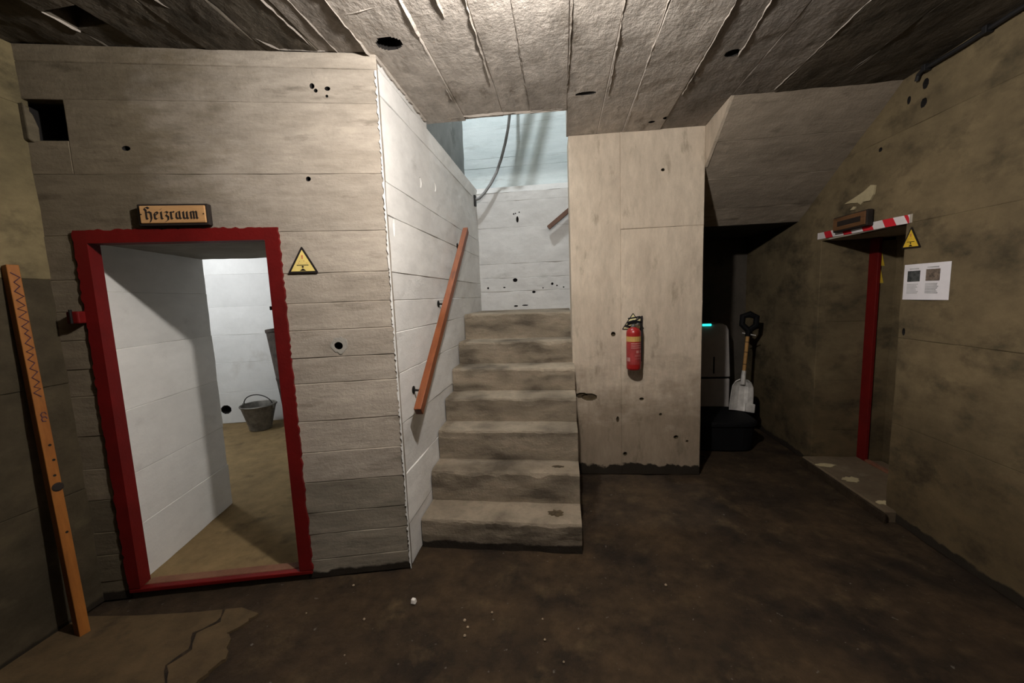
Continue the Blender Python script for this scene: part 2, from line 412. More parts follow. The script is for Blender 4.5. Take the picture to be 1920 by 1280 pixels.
panel('concrete_board', wr, 'concrete_plain', D(0, 0, 2.5), DT, -DN, -Z, -2.2, 1.1, .94, 3.17, res=.2, thick=.05)
wf = MB()

# ------------------------------------------------------------------ red door frame
fr = root('door_1', D(.55, 0, 0), kind='structure')
tag(fr, 'red painted frame around the heating room doorway')
def frame_piece(name, u0, u1, z0, z1, rag, sd):
    rnd = random.Random(sd); P = []
    def edge(a, b, r, nx, nz):
        n = max(2, int((Vector(b)-Vector(a)).length/.018)) if r else 1
        for i in range(n):
            t = i/n; k = rnd.uniform(-.004, .006) if r else 0
            P.append((a[0]+(b[0]-a[0])*t+nx*k, a[1]+(b[1]-a[1])*t+nz*k))
    edge((u0, z0), (u1, z0), 'b' in rag, 0, -1); edge((u1, z0), (u1, z1), 'r' in rag, 1, 0)
    edge((u1, z1), (u0, z1), 't' in rag, 0, 1); edge((u0, z1), (u0, z0), 'l' in rag, -1, 0)
    return MB().prism(P, DA, DT, Z, DN, -.055, .014).build(name, 'red_paint', fr)
frame_piece('jamb', .112, .168, .062, 1.882, 'l', 1)
frame_piece('jamb', .958, 1.022, .062, 1.882, 'r', 2)
frame_piece('head', .168, .958, 1.822, 1.882, 't', 3)
MB().fbox(DA, DT, Z, DN, .112, 1.022, .036, .058, -.02, .014).build('sill', 'red_paint', fr, bevel=.004)
MB().fbox(DA, DT, Z, DN, .115, 1.02, -.005, .036, -.05, -.004).build('plinth', 'concrete_dark', fr)
MB().fbox(DA, DT, Z, DN, .168, .958, .0, .060, -.075, -.02).build('sill_top', 'red_paint_worn', fr, bevel=.004)
hb = MB().fbox(DA, DT, Z, DN, .062, .114, 1.448, 1.506, -.002, .050).build('hinge_block', 'red_paint', fr, bevel=.006)
MB().tube([D(.085, -.052, 1.450), D(.085, -.052, 1.515)], .006, 10).build('hinge_pin', 'black_iron', hb)
MB().fbox(DA, DT, Z, DN, .930, .959, 1.476, 1.496, -.04, -.02).build('latch', 'black_iron', fr, bevel=.003)
ragged('paint_edge', 'white_paint', wd, DA+DT*1.549, DT, Z, DN, 2.62, .003, .013, .009, .001, .0055, 5)

# ------------------------------------------------------------------ left wall, hall walls behind the camera
wl = st('wall_left', (-2.40, 0, 0))
lk = dict(res=.06, amp=.006, freq=4, groove=(.003, .003), thick=.08)
boards(wl, 'concrete_left_shaded', (-2.40, 0, 0), Y, Z, X, [-7.0, -2.6, .4, 1.63], [0, .62, 1.16, 1.66], seed=30, **lk)
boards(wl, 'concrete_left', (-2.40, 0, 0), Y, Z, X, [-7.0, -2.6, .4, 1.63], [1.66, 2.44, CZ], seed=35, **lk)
wb = st('wall_back', (0, -7.0, 0))
boards(wb, 'concrete_right', (0, -7.0, 0), X, Z, Y, [-2.45, 2.1], [0, .5, 1.0, 1.5, 2.1, CZ], seed=40, res=.2, thick=.08)

# white stair wall
ws = st('wall_stair', (-.885, 3.1, 0))
wz = [0, .25, .54, .827, 1.107, 1.332, 1.503, 1.65, 1.94, 2.11, 2.527, 2.655]
boards(ws, 'white_paint', (-.885, 0, 0), Y, Z, X, [1.976, 4.32], wz, seed=50, res=.05, amp=.004, freq=4, groove=(.0035, .005), thick=.04,
       pits=[(2.55, 2.25, .022, .03, .006), (2.85, 2.30, .02, .03, .006), (2.08, 1.90, .012, .05, .012)], pitmat='white_paint')
panel('concrete_board', ws, 'white_paint', (-.885, 0, 0), Y, Z, X, 1.976, 2.74, 2.655, CZ, res=.05, thick=.04, groove=(.002, .002))
panel('ledge', ws, 'grey_paint', (0, 0, 2.655), X, Y, Z, -1.06, -.885, 2.74, 4.52, res=.1, thick=.03)
panel('upper_wall', ws, 'grey_paint', (-1.05, 0, 0), Y, Z, X, 2.55, 4.55, 2.655, 5.0, res=.15, amp=.006, thick=.05)
ragged('paint_edge', 'concrete_fin', ws, (-.884, 2.72, CZ), -Z, -Y, X, .74, -.028, -.012, .022, .0, .010, 8)
# back wall of the stair
wk = st('wall_stair_back', (-.4, 4.30, 1.355))
boards(wk, 'white_paint_back', (0, 4.30, 0), X, Z, -Y, [-.93, 1.1], [1.33, 1.557, 1.70, 1.853, 2.233, 2.507, 2.60], seed=60, res=.04, amp=.005, freq=5, groove=(.003, .003), thick=.06,
       pits=[(-.452, 2.312, .012, .028, .05), (-.499, 1.675, .022, .018, .05), (-.47, 2.375, .006, .006, .02), (-.43, 2.385, .006, .006, .02), (-.49, 2.37, .007, .007, .02),
             (-.80, 1.60, .010, .010, .02), (-.62, 1.60, .012, .006, .02), (-.10, 1.62, .012, .012, .02), (-.20, 1.58, .006, .006, .02), (-.30, 1.54, .016, .012, .01), (-.05, 1.60, .008, .006, .02), (0.02, 1.58, .008, .006, .02), (-.40, 1.40, .03, .006, .02), (-.5, 1.395, .02, .008, .02)])
MB().hexa([(-.95, 4.30, 2.60), (1.1, 4.30, 2.60), (1.1, 4.56, 2.60), (-.95, 4.56, 2.60), (-.95, 4.36, 2.67), (1.1, 4.36, 2.67), (1.1, 4.56, 2.72), (-.95, 4.56, 2.72)]).build('sloped_ledge', 'white_paint_back', wk)
boards(wk, 'white_paint_blue', (0, 4.50, 0), X, Z, -Y, [-1.10, 2.1], [2.70, 2.92, 3.02, 3.5, 4.2, 5.0], seed=64, res=.08, amp=.006, freq=4, groove=(.003, .003), thick=.05)

# pillar wall beside the stair
pw = st('wall_pillar', (.58, 3.22, 0))
pk = dict(res=.04, amp=.0035, freq=4, groove=(.0035, .003), thick=.22,
          pits=[(.775, 2.405, .012, .010, .03), (.145, .675, .045, .020, .014), (.205, .660, .055, .027, .014), (.40, 1.172, .016, .016, .03), (.892, .319, .016, .013, .03), (.488, .178, .014, .014, .03), (.62, .64, .016, .010, .02), (.98, .285, .010, .008, .02), (.43, .47, .010, .022, .02), (.77, .51, .010, .009, .02)], pitmat='mud')
for (a, b, c, d) in ((.075, .462, 0, CZ), (.462, 1.08, 0, 1.985), (.462, 1.08, 1.985, CZ)):
    panel('concrete_board', pw, 'concrete_pillar', (0, 3.20, 0), (1, .03, 0), Z, (.03, -1, 0), a, b, c, d, seed=a*9+c, off=random.uniform(-.003, .003), **pk)
panel('concrete_board', pw, 'concrete_pillar', (0, 3.20, 0), X, Z, -Y, .075, 1.08, CZ+.2, 5.0, res=.3, thick=.25)

# ------------------------------------------------------------------ ceiling boards with fins
ce = st('ceiling', (0, 1, CZ))
cs = [-2.45, -2.03, -1.87, -1.62, -1.36, -1.13, -.909, -.62, -.36, -.18, .06, .29, .476, .755, 1.08, 1.335, 1.66, 2.1]
cpit = [(-.775, 1.912, .055, .040, .12), (.90, 2.317, .035, .03, .02), (.75, 3.03, .02, .02, .03), (.66, 3.07, .02, .015, .02), (.17, 2.585, .055, .018, .006)]
for i in range(len(cs)-1):
    a, b = cs[i], cs[i+1]
    y1 = 2.775 if a < .05 else (3.235 if a < 1.07 else 2.80)
    if a < -1.0: y1 = 2.0
    lump = .0035 if a > -1.2 else .008
    cuts = [(-7.0, .55, .25), (.55, y1, .03)]
    if abs(a+2.03) < .01: cuts = [(-7.0, .55, .25), (.55, 1.47, .03), (1.59, y1, .03)]
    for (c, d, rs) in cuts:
        cm = 'concrete_ceiling_dark' if (a < -1.2 or a > 1.3) else ('concrete_ceiling_dim' if a > .7 or a < -1.0 else 'concrete_ceiling')
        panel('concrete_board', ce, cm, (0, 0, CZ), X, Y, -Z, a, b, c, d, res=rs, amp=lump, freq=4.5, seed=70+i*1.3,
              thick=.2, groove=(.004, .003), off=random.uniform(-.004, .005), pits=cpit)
hb_ = MB()
for q in ((-2.03, -1.87, 1.45, 1.47), (-2.03, -1.87, 1.59, 1.61), (-2.05, -2.03, 1.45, 1.61), (-1.87, -1.85, 1.45, 1.61)): hb_.box(*q, CZ+.19, CZ+.5)
hb_.box(-2.05, -1.85, 1.45, 1.61, CZ+.5, CZ+.53)
hb_.build('ceiling_shaft', 'hole_dark', ce)
def fin(x0, x1, y0, y1, wid, hgt, sd, mat='concrete_fin'):
    rnd = random.Random(sd); m = MB(); L = math.hypot(x1-x0, y1-y0); n = int(L/.03)
    ring = []
    px, py = (y1-y0)/L, -(x1-x0)/L
    for i in range(n+1):
        t = i/n; x = x0+(x1-x0)*t; y = y0+(y1-y0)*t
        q = noise.noise(Vector((x*9, y*9, sd))); s = max(.15, .75+.9*q+rnd.uniform(-.2, .2))
        if i in (0, n): s *= .3
        ww = wid*s*.4; hh = hgt*s*.6; j = rnd.uniform(-.003, .003)
        zz = CZ+.004
        ring.append([(x-px*ww+j*px, y-py*ww+j*py, zz), (x+j*px, y+j*py, CZ-hh), (x+px*ww+j*px, y+py*ww+j*py, zz)])
    for i in range(n):
        for k in range(2):
            m.poly([ring[i][k], ring[i][k+1], ring[i+1][k+1], ring[i+1][k]])
    return m.build('concrete_fin', mat, ce)
fin(-.909, -.905, .7, 2.0, .024, .022, 1); fin(-.60, -.635, .7, 2.52, .018, .016, 2); fin(-.345, -.375, .7, 2.36, .010, .010, 3)
fin(-.48, -.475, 1.2, 1.80, .022, .016, 4); fin(-.175, -.185, .7, 2.72, .008, .008, 5); fin(.075, .06, 1.6, 2.5, .006, .006, 6)
fin(.255, .31, .7, 2.62, .010, .010, 7); fin(.45, .492, .7, 3.15, .010, .010, 8); fin(.735, .765, .7, 2.72, .018, .016, 9)
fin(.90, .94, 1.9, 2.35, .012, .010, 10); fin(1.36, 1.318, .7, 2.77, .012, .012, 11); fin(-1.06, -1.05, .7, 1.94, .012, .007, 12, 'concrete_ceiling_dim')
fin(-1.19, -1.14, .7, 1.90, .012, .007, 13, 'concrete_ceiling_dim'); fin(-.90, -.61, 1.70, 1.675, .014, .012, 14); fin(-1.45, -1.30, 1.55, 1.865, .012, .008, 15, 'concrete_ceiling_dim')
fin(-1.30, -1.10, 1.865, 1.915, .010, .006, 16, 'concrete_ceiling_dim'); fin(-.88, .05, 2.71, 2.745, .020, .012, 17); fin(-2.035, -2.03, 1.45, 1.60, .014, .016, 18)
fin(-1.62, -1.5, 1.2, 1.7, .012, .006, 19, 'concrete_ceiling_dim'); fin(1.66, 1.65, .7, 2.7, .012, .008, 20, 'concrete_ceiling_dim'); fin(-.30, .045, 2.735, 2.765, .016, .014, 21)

# ------------------------------------------------------------------ soffit of the upper flight, alcove, right wall
so = st('ceiling_soffit', (1.55, 3.2, 2.4))
sd_ = Vector((0, 1.01, -.65)); sl = sd_.length; sd_.normalize(); sn = Vector((0, -.65, -1.01)).normalized()
q = [0, .33, .66, .99, sl]
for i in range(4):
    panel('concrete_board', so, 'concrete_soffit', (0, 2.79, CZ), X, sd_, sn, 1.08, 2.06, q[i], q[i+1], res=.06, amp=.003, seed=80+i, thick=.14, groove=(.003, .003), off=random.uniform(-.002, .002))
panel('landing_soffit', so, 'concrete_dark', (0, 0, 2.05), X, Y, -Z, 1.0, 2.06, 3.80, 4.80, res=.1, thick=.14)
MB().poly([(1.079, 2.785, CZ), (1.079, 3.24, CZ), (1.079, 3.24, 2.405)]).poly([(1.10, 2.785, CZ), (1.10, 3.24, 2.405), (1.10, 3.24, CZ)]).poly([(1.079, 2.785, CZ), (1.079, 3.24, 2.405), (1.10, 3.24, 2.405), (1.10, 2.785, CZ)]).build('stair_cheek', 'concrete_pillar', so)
wa = st('wall_alcove', (1.5, 4.76, 0))
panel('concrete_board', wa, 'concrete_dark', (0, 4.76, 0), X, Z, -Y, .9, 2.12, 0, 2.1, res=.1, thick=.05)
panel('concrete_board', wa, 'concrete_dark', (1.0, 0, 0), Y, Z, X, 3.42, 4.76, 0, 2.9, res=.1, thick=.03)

wrt = st('wall_right', (2.05, 2, 0))
rz = [0, .62, 1.16, 1.845, 2.40, CZ]
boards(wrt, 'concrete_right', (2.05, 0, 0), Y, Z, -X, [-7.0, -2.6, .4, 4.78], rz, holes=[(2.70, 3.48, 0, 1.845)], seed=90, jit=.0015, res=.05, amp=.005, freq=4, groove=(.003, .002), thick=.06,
       pits=[(2.641, 2.60, .018, .025, .04), (2.642, 2.50, .018, .022, .04), (2.94, 2.35, .012, .012, .02), (2.745, 2.56, .012, .02, .02), (2.66, 1.20, .010, .02, .02)])
boards(wrt, 'concrete_right', (2.05, 0, 0), Y, Z, -X, [2.55, 4.78], [CZ, 5.0], seed=95, res=.3, thick=.06)
wj = st('wall_recess', (2.3, 3.48, 0))
boards(wj, 'concrete_right', (0, 3.48, 0), X, Z, -Y, [2.05, 2.42], [.0, .30, .72, 1.20, 1.845], seed=100, res=.05, amp=.004, freq=4, groove=(.003, .003), thick=.05)
panel('concrete_board', wj, 'concrete_right', (0, 3.40, 0), X, Z, -Y, 2.42, 2.54, .07, 1.82, res=.05, thick=.12, seed=3)
panel('concrete_board', wj, 'concrete_right', (2.53, 0, 0), Y, Z, -X, 2.65, 3.42, .07, 1.87, res=.06, amp=.006, thick=.05, seed=5)
panel('concrete_board', wj, 'lintel_lit', (0, 0, 1.845), X, Y, -Z, 2.05, 2.54, 2.66, 3.49, res=.06, thick=.05, groove=(.002, .002), seed=6)
panel('concrete_board', wj, 'concrete_right', (0, 2.70, 0), X, Z, Y, 2.10, 2.54, 0, 1.87, res=.2, thick=.04)

# red frame in the recess
f2 = root('door_2', (2.41, 3.44, .07), kind='structure'); tag(f2, 'narrow red door jamb inside the right wall recess')
MB().box(2.395, 2.42, 3.385, 3.478, .072, 1.842).build('jamb', 'red_paint', f2, bevel=.004)
MB().box(2.395, 2.43, 2.70, 3.385, .070, .090).build('threshold', 'red_paint_worn', f2, bevel=.004)

# upper stair ceiling and outer shell
us_ = st('ceiling_stair', (0, 3.5, 5.0))
panel('concrete_board', us_, 'concrete_plain', (0, 0, 5.0), X, Y, -Z, -1.1, 2.1, 2.5, 4.6, res=.3, thick=.05)
panel('concrete_board', us_, 'concrete_plain', (0, 2.55, 0), X, Z, Y, -1.1, 2.1, 2.88, 5.0, res=.3, thick=.05)

# ------------------------------------------------------------------ floors
fl = st('floor', (0, 1, 0))
def grid_floor(name, parent, mat, x0, x1, y0, y1, res, amp, freq, seed, z=0.0, thick=.1):
    panel(name, parent, mat, (0, 0, z), X, Y, Z, x0, x1, y0, y1, res=res, amp=amp, freq=freq, seed=seed, thick=thick, groove=(.002, 0))
grid_floor('floor_slab', fl, 'concrete_floor', -2.5, 2.15, .4, 4.85, .035, .007, 3.5, 110, z=-.004)
grid_floor('floor_slab', fl, 'concrete_floor', -2.5, 2.15, -7.1, .4, .25, .006, 3.5, 111, z=-.004)
# worn lighter screed in the left foreground, broken edge
rnd = random.Random(4); pts = []
edge = [(-1.50, 1.60), (-1.56, 1.48), (-1.47, 1.36), (-1.50, 1.24), (-1.40, 1.10), (-1.36, .9), (-1.3, .6)]
outl = [(-2.40, .6), (-2.40, 1.50), (-2.1, 1.53), (-1.85, 1.57), (-1.62, 1.62)]
for a, b in zip(edge[:-1], edge[1:]):
    for i in range(6):
        t = i/6; pts.append((a[0]+(b[0]-a[0])*t+rnd.uniform(-.012, .012), a[1]+(b[1]-a[1])*t+rnd.uniform(-.01, .01)))
MB().prism([*outl, *pts, edge[-1]][::-1], (0, 0, 0), X, Y, Z, -.02, .008).build('screed_patch', 'concrete_patch', fl)
ck = [(-1.70, 1.60), (-1.66, 1.53), (-1.72, 1.46), (-1.66, 1.38), (-1.69, 1.30), (-1.60, 1.22), (-1.58, 1.12), (-1.52, 1.0)]
rc_ = random.Random(9); lft, rgt = [], []
for i in range(len(ck)-1):
    for t in (0, .33, .66):
        x = ck[i][0]+(ck[i+1][0]-ck[i][0])*t; y = ck[i][1]+(ck[i+1][1]-ck[i][1])*t; w_ = rc_.uniform(.003, .016)
        lft.append((x-w_, y)); rgt.append((x+w_*rc_.uniform(.4, 1), y))
MB().prism(lft+rgt[::-1], (0, 0, 0), X, Y, Z, .004, .0092).build('crack', 'concrete_floor', fl)
fh = st('floor_heating_room', D(-.4, 1.5, 0))
panel('floor_slab', fh, 'concrete_room_floor', D(0, 0, .02), DT, -DN, Z, -2.2, 1.1, .10, 3.2, res=.06, amp=.006, freq=3, thick=.06, groove=(.002, 0))
fp = st('floor_recess', (2.25, 3.1, 0))
MB().box(1.972, 1.992, 2.60, 3.50, -.01, .058).build('curb', 'concrete_floor', fp, bevel=.006)
panel('floor_slab', fp, 'concrete_threshold', (0, 0, .07), X, Y, Z, 1.99, 2.54, 2.62, 3.49, res=.04, amp=.004, thick=.09, groove=(.006, .008))
for k, (cx, cy, rx, ry) in enumerate([(2.06, 3.30, .07, .03), (2.08, 3.05, .06, .05), (2.30, 2.92, .035, .03), (2.06, 2.72, .05, .03)]):
    rr = random.Random(k); n = 18
    P = [(cx+rx*math.cos(2*math.pi*i/n)*rr.uniform(.6, 1.2), cy+ry*math.sin(2*math.pi*i/n)*rr.uniform(.6, 1.2)) for i in range(n)]
    MB().prism(P, (0, 0, .0735), X, Y, Z, -.004, .002).build('paint_splash', 'cream_plaster', fp)

# ------------------------------------------------------------------ staircase
sc = root('staircase', (-.4, 2.16, 0), 'worn grey concrete staircase rising between white wall and concrete pillar', 'stairs')
tops = [.183, .387, .595, .770, .945, 1.130, 1.355]
fronts = [2.165, 2.385, 2.575, 2.775, 3.00, 3.235, 3.48]
def step(i):
    z0 = -.01 if i == 0 else tops[i-1]; z1 = tops[i]; y0 = fronts[i]; y1 = 4.30 if i == 6 else fronts[i+1]+.05
    x0, x1 = -.877, .085
    if i >= 5: x1 = .074
    n = 40; prof = 9; verts = []; faces = []
    # profile across the nosing: riser bottom, riser mid..., nose, tread..., back
    for a in range(n+1):
        x = x0+(x1-x0)*a/n
        w1 = noise.fractal(Vector((x*5, i*7.3, 1.1)), .8, 2, 4); w2 = noise.fractal(Vector((x*14, i*3.1, 5.5)), .8, 2, 3)
        wear = .014+.024*max(0, w1)+.010*w2
        dent = .024*max(0, noise.noise(Vector((x*3.1, i*2.2, 9))))
        P = []
        for t in (0, .25, .5, .75):
            P.append((y0+.006*noise.noise(Vector((x*8, t*3, i*4.4)))+.010*(1-t)*.5, z0+(z1-z0-wear)*t))
        P.append((y0+.002+.004*w2, z1-wear-.004)); P.append((y0+wear*.35+.004, z1-wear*.35-dent*.4)); P.append((y0+wear+.01, z1-dent*.6))
        for t in (.25, .55, .8): P.append((y0+(y1-y0)*t, z1-dent*.8*(1-t)+.004*noise.noise(Vector((x*6, t*4, i)))))
        P.append((y1, z1)); P.append((y1, z0))
        for (yy, zz) in P: verts.append((x, yy, zz))
    k = len(verts)//(n+1)
    for a in range(n):
        for c in range(k):
            faces.append([a*k+c, (a+1)*k+c, (a+1)*k+(c+1) % k, a*k+(c+1) % k])
    faces.append([c for c in range(k)][::-1]); faces.append([n*k+c for c in range(k)])
    o = link_mesh('step', verts, [f[::-1] for f in faces], 'concrete_step', sc)
    return o
steps = [step(i) for i in range(7)]
# underfill keeps the flight solid under each tread
for i in range(1, 7):
    MB().box(-.87, .07, fronts[i]+.06, 4.29, tops[i-1]-.18 if i > 1 else 0.0, tops[i-1]-.002).build('core', 'concrete_step', sc)
def blob(name, mat, cx, cy, z, rx, ry, h, sd, parent):
    m = MB(); n = 22; rr = random.Random(sd); rad = [rr.uniform(.55, 1.15) for _ in range(n)]
    rings = []
    for s_, hh in ((1, -.004), (.85, h*.7), (.5, h), (0.0, h*.8)):
        rings.append([(cx+rx*s_*rad[i]*math.cos(2*math.pi*i/n), cy+ry*s_*rad[i]*math.sin(2*math.pi*i/n), z+hh*(1+.3*rr.uniform(-1, 1) if hh > 0 else 1)) for i in range(n)])
    for a, b in zip(rings[:-1], rings[1:]):
        for i in range(n): m.poly([a[i], a[(i+1) % n], b[(i+1) % n], b[i]])
    return m.build(name, mat, parent)
blob('mud_stain', 'mud', -.06, 2.28, tops[0]-.002, .055, .042, .006, 3, steps[0])
blob('mud_stain', 'mud', -.05, 2.48, tops[1]-.002, .045, .022, .006, 6, steps[1])

# ================================================================== things
# ------------------------------------------------------------------ wooden name plaque over the heating-room door
GLY = {
 'H': ([[(.16, 1.55), (.02, 1.38), (.22, 1.18), (.22, .12), (.36, 0)], [(.10, 1.50), (.36, 1.62), (.62, 1.42)], [(.22, .80), (.52, 1.02), (.80, .82), (.82, .05), (.62, -.40)]], 1.08),
 'e': ([[(.18, .12), (.18, .78), (.44, .98), (.62, .76), (.22, .48)], [(.18, .12), (.40, -.02), (.66, .20)]], .82),
 'i': ([[(.04, .84), (.20, .98), (.20, .10), (.36, 0)], [(.17, 1.28), (.25, 1.36)]], .50),
 'z': ([[(.08, .88), (.34, 1.0), (.56, .84), (.26, .52), (.56, .26), (.50, -.18), (.14, -.34)]], .74),
 'r': ([[(.04, .84), (.20, .96), (.20, .10), (.36, 0)], [(.22, .76), (.44, 1.0), (.60, .88)]], .68),
 'a': ([[(.56, .98), (.22, .86), (.15, .20), (.34, 0), (.60, .20)], [(.60, 1.0), (.60, .10), (.76, 0)]], .92),
 'u': ([[(.04, .84), (.18, .98), (.18, .15), (.36, 0), (.62, .20)], [(.62, .98), (.62, .10), (.78, 0)]], .92),
 'm': ([[(.04, .84), (.20, .98), (.20, .08), (.30, 0)], [(.22, .76), (.42, 1.0), (.56, .88), (.56, .08), (.66, 0)], [(.58, .76), (.78, 1.0), (.92, .88), (.92, .10), (1.06, 0)]], 1.12),
}
def nib_text(text, O, U, Vv, N, sx, sy, n0, n1, nib=(.118, .085)):
    m = MB(); x = 0
    for ch in text:
        strokes, adv = GLY[ch]
        for st_ in strokes:
            for a, b in zip(st_[:-1], st_[1:]):
                ax, ay, bx, by = a[0]+x, a[1], b[0]+x, b[1]
                q = [(ax-nib[0], ay-nib[1]), (ax+nib[0], ay+nib[1]), (bx+nib[0], by+nib[1]), (bx-nib[0], by-nib[1])]
                ar = sum(q[i][0]*q[(i+1) % 4][1]-q[(i+1) % 4][0]*q[i][1] for i in range(4))
                if abs(ar) < .01:
                    nx, ny = -(by-ay), bx-ax; L = math.hypot(nx, ny)+1e-9; nx, ny = nx/L*.05, ny/L*.05
                    q = [(ax-nx, ay-ny), (bx-nx, by-ny), (bx+nx, by+ny), (ax+nx, ay+ny)]
                    ar = sum(q[i][0]*q[(i+1) % 4][1]-q[(i+1) % 4][0]*q[i][1] for i in range(4))
                if ar < 0: q = q[::-1]
                m.prism([(p[0]*sx, p[1]*sy) for p in q], O, U, Vv, N, n0, n1+random.uniform(0, .0003))
        x += adv
    return m
pl = root('name_plaque', D(.57, 0, 1.895), 'pale wooden plaque lettered Heizraum in black above the red door frame', 'sign')
MB().fbox(DA, DT, Z, DN, .417, .727, 1.893, 1.994, .004, .034).build('plaque_frame', 'burnt', pl, bevel=.005)
MB().fbox(DA, DT, Z, DN, .430, .716, 1.904, 1.985, .020, .040).build('board', 'plaque_wood', pl, bevel=.004)
nib_text('Heizraum', DA+DT*.452+Z*1.923, DT, Z, DN, .0343, .034, .0395, .0408).build('lettering', 'burnt', pl)
for uu in (.437, .709): MB().lathe([(.003, 0), (.003, .0015), (.001, .002)], DA+DT*uu+Z*1.945+DN*.040, 8, DN).build('nail', 'black_iron', pl)

# ------------------------------------------------------------------ warning triangles
def tri_inset(P, k):
    c = (sum(p[0] for p in P)/3, sum(p[1] for p in P)/3)
    return [(c[0]+(p[0]-c[0])*k, c[1]+(p[1]-c[1])*k) for p in P]
def rounded(P, r):
    out = []
    for i in range(3):
        a, b, c = Vector(P[i-1]), Vector(P[i]), Vector(P[(i+1) % 3])
        d1 = (a-b).normalized()*r; d2 = (c-b).normalized()*r
        out += [tuple(b+d1), tuple(b+(d1+d2)*.28), tuple(b+d2)]
    return out
def warning_sign(name, P, O, U, Vv, N, label, ymat, border=.78, symbols=True, group=None, n0=.003, parent=None):
    c3 = Vector(O)+Vector(U)*(sum(p[0] for p in P)/3)+Vector(Vv)*min(p[1] for p in P)
    o = root(name, c3, label, 'sign', group)
    MB().prism(rounded(P, .008), O, U, Vv, N, n0, n0+.003).build('plate', 'sign_black', o)
    face = MB().prism(tri_inset(P, border), O, U, Vv, N, n0+.002, n0+.0042).build('face', ymat, o)
    if symbols:
        (ax, ay), (bx, by), (tx, ty) = P
        w_ = bx-ax; h_ = ty-(ay+by)/2
        def S(a, b): return (ax+(bx-ax)*a+(tx-(ax+bx)/2)*b, ay+(by-ay)*a+h_*b)
        nn = (n0+.0041, n0+.0050)
        MB().prism([S(.31, .285), S(.69, .285), S(.69, .31), S(.31, .31)], O, U, Vv, N, *nn).build('bar', 'sign_black', o)
        cx, cy = S(.50, .235); r = w_*.034
        MB().prism([(cx+r*math.cos(a*math.pi/5), cy+r*math.sin(a*math.pi/5)) for a in (range(10) if w_ > 0 else range(9, -1, -1))], O, U, Vv, N, *nn).build('head', 'sign_black', o)
        MB().prism([S(.40, .09), S(.60, .09), S(.535, .155), S(.50, .175), S(.465, .155)], O, U, Vv, N, *nn).build('shoulders', 'sign_black', o)
        MB().prism([S(.485, .52), S(.515, .52), S(.53, .66), S(.47, .66)], O, U, Vv, N, *nn).build('exclamation', 'sign_red', o)
        for (a, b) in ((.41, .44), (.55, .45), (.64, .37), (.37, .37)):
            MB().prism([S(a-.02, b-.012), S(a+.02, b-.012), S(a, b+.02)], O, U, Vv, N, *nn).build('spark', 'sign_red', o)
    return o
warning_sign('warning_sign', [(1.047, 1.655), (1.195, 1.655), (1.124, 1.790)], DA, DT, Z, DN,
             'yellow black-edged low headroom triangle beside the red door frame', 'yellow_sign')
warning_sign('warning_sign', [(-2.716, 1.697), (-2.582, 1.693), (-2.654, 1.822)], (2.05, 0, 0), -Y, Z, -X,
             'deep yellow triangle on the right wall above the white paper', 'yellow_sign_deep')
# two signs at the extinguisher, one overlapping the other
PO = Vector((0, 3.20, 0)); PU = Vector((1, .03, 0)); PN = Vector((.03, -1, 0)).normalized()
warning_sign('warning_sign', [(.466, 1.208), (.640, 1.208), (.553, 1.338)], PO, PU, Z, PN,
             'pale yellow triangle on the pillar, behind the top of the fire extinguisher', 'yellow_pale', border=.86, symbols=False)
warning_sign('warning_sign', [(.478, 1.232), (.622, 1.190), (.626, 1.316)], PO, PU, Z, PN,
             'tilted triangle with thick black edge overlapping the pale yellow triangle', 'yellow_pale', border=.62, symbols=False, n0=.012)
# two yellow stickers deep in the recess
for k, (z0, z1, lb) in enumerate(((1.63, 1.73, 'upper of two yellow stickers behind the narrow red jamb'), (1.50, 1.60, 'lower of two yellow stickers behind the narrow red jamb'))):
    o = root('sticker', (2.47, 3.398, z0), lb, 'sticker')
    MB().prism([(2.421, z0), (2.448, z0), (2.426, z1)], (0, 3.40, 0), X, Z, -Y, .004, .007).build('face', 'yellow_sign_deep', o)
    MB().prism([(2.4205, z0-.003), (2.452, z0-.003), (2.426, z1+.006)], (0, 3.40, 0), X, Z, -Y, .002, .0045).build('backing', 'yellow_sign', o)

# ------------------------------------------------------------------ leaning orange plank
B0 = Vector((-2.265, 1.415, .004)); B1 = Vector((-2.372, 1.455, 1.715)); ax = (B1-B0).normalized(); AL = (B1-B0).length
pu = (Y-ax*ax.dot(Y)).normalized(); pn = pu.cross(ax).normalized()
if pn.x < 0: pn = -pn
ca, sa = math.cos(math.radians(13)), math.sin(math.radians(13))
pu, pn = pu*ca+pn*sa, pn*ca-pu*sa
pk_ = root('leaning_plank', B0, 'long orange wooden plank with dark scribbles leaning in the left corner', 'plank')
MB().fbox(B0, pu, ax, pn, -.019, .019, 0, AL, -.028, .022).build('plank', 'orange_wood', pk_, bevel=.003)
P = []; zz = 1.68; k = 0
while zz > 1.12:
    P.append(B0+ax*zz+pu*((.011 if k % 2 else -.008)+random.uniform(-.004, .004))+pn*.0223); zz -= random.uniform(.012, .024); k += 1
MB().tube(P, .0026, 5).build('scribble', 'ink', pk_)
for zz in (1.05, 1.03): MB().tube([B0+ax*zz+pu*(.004+.009*math.cos(t))+pn*.0223+ax*.012*math.sin(t) for t in (0, 1, 2, 3, 4, 5.2)], .0026, 5).build('scribble', 'ink', pk_)
for zz, uo in ((.91, .006), (.84, .010), (.77, .002), (.50, .006)):
    MB().lathe([(.0055, 0), (.0055, .001)], B0+ax*zz+pu*uo*.8+pn*.022, 10, pn).build('nail_hole', 'hole_dark', pk_)
MB().lathe([(.020, -.01), (.020, .002), (.014, .004)], B0+ax*.715+pu*.004+pn*.022, 14, pn).build('knot', 'burnt', pk_)
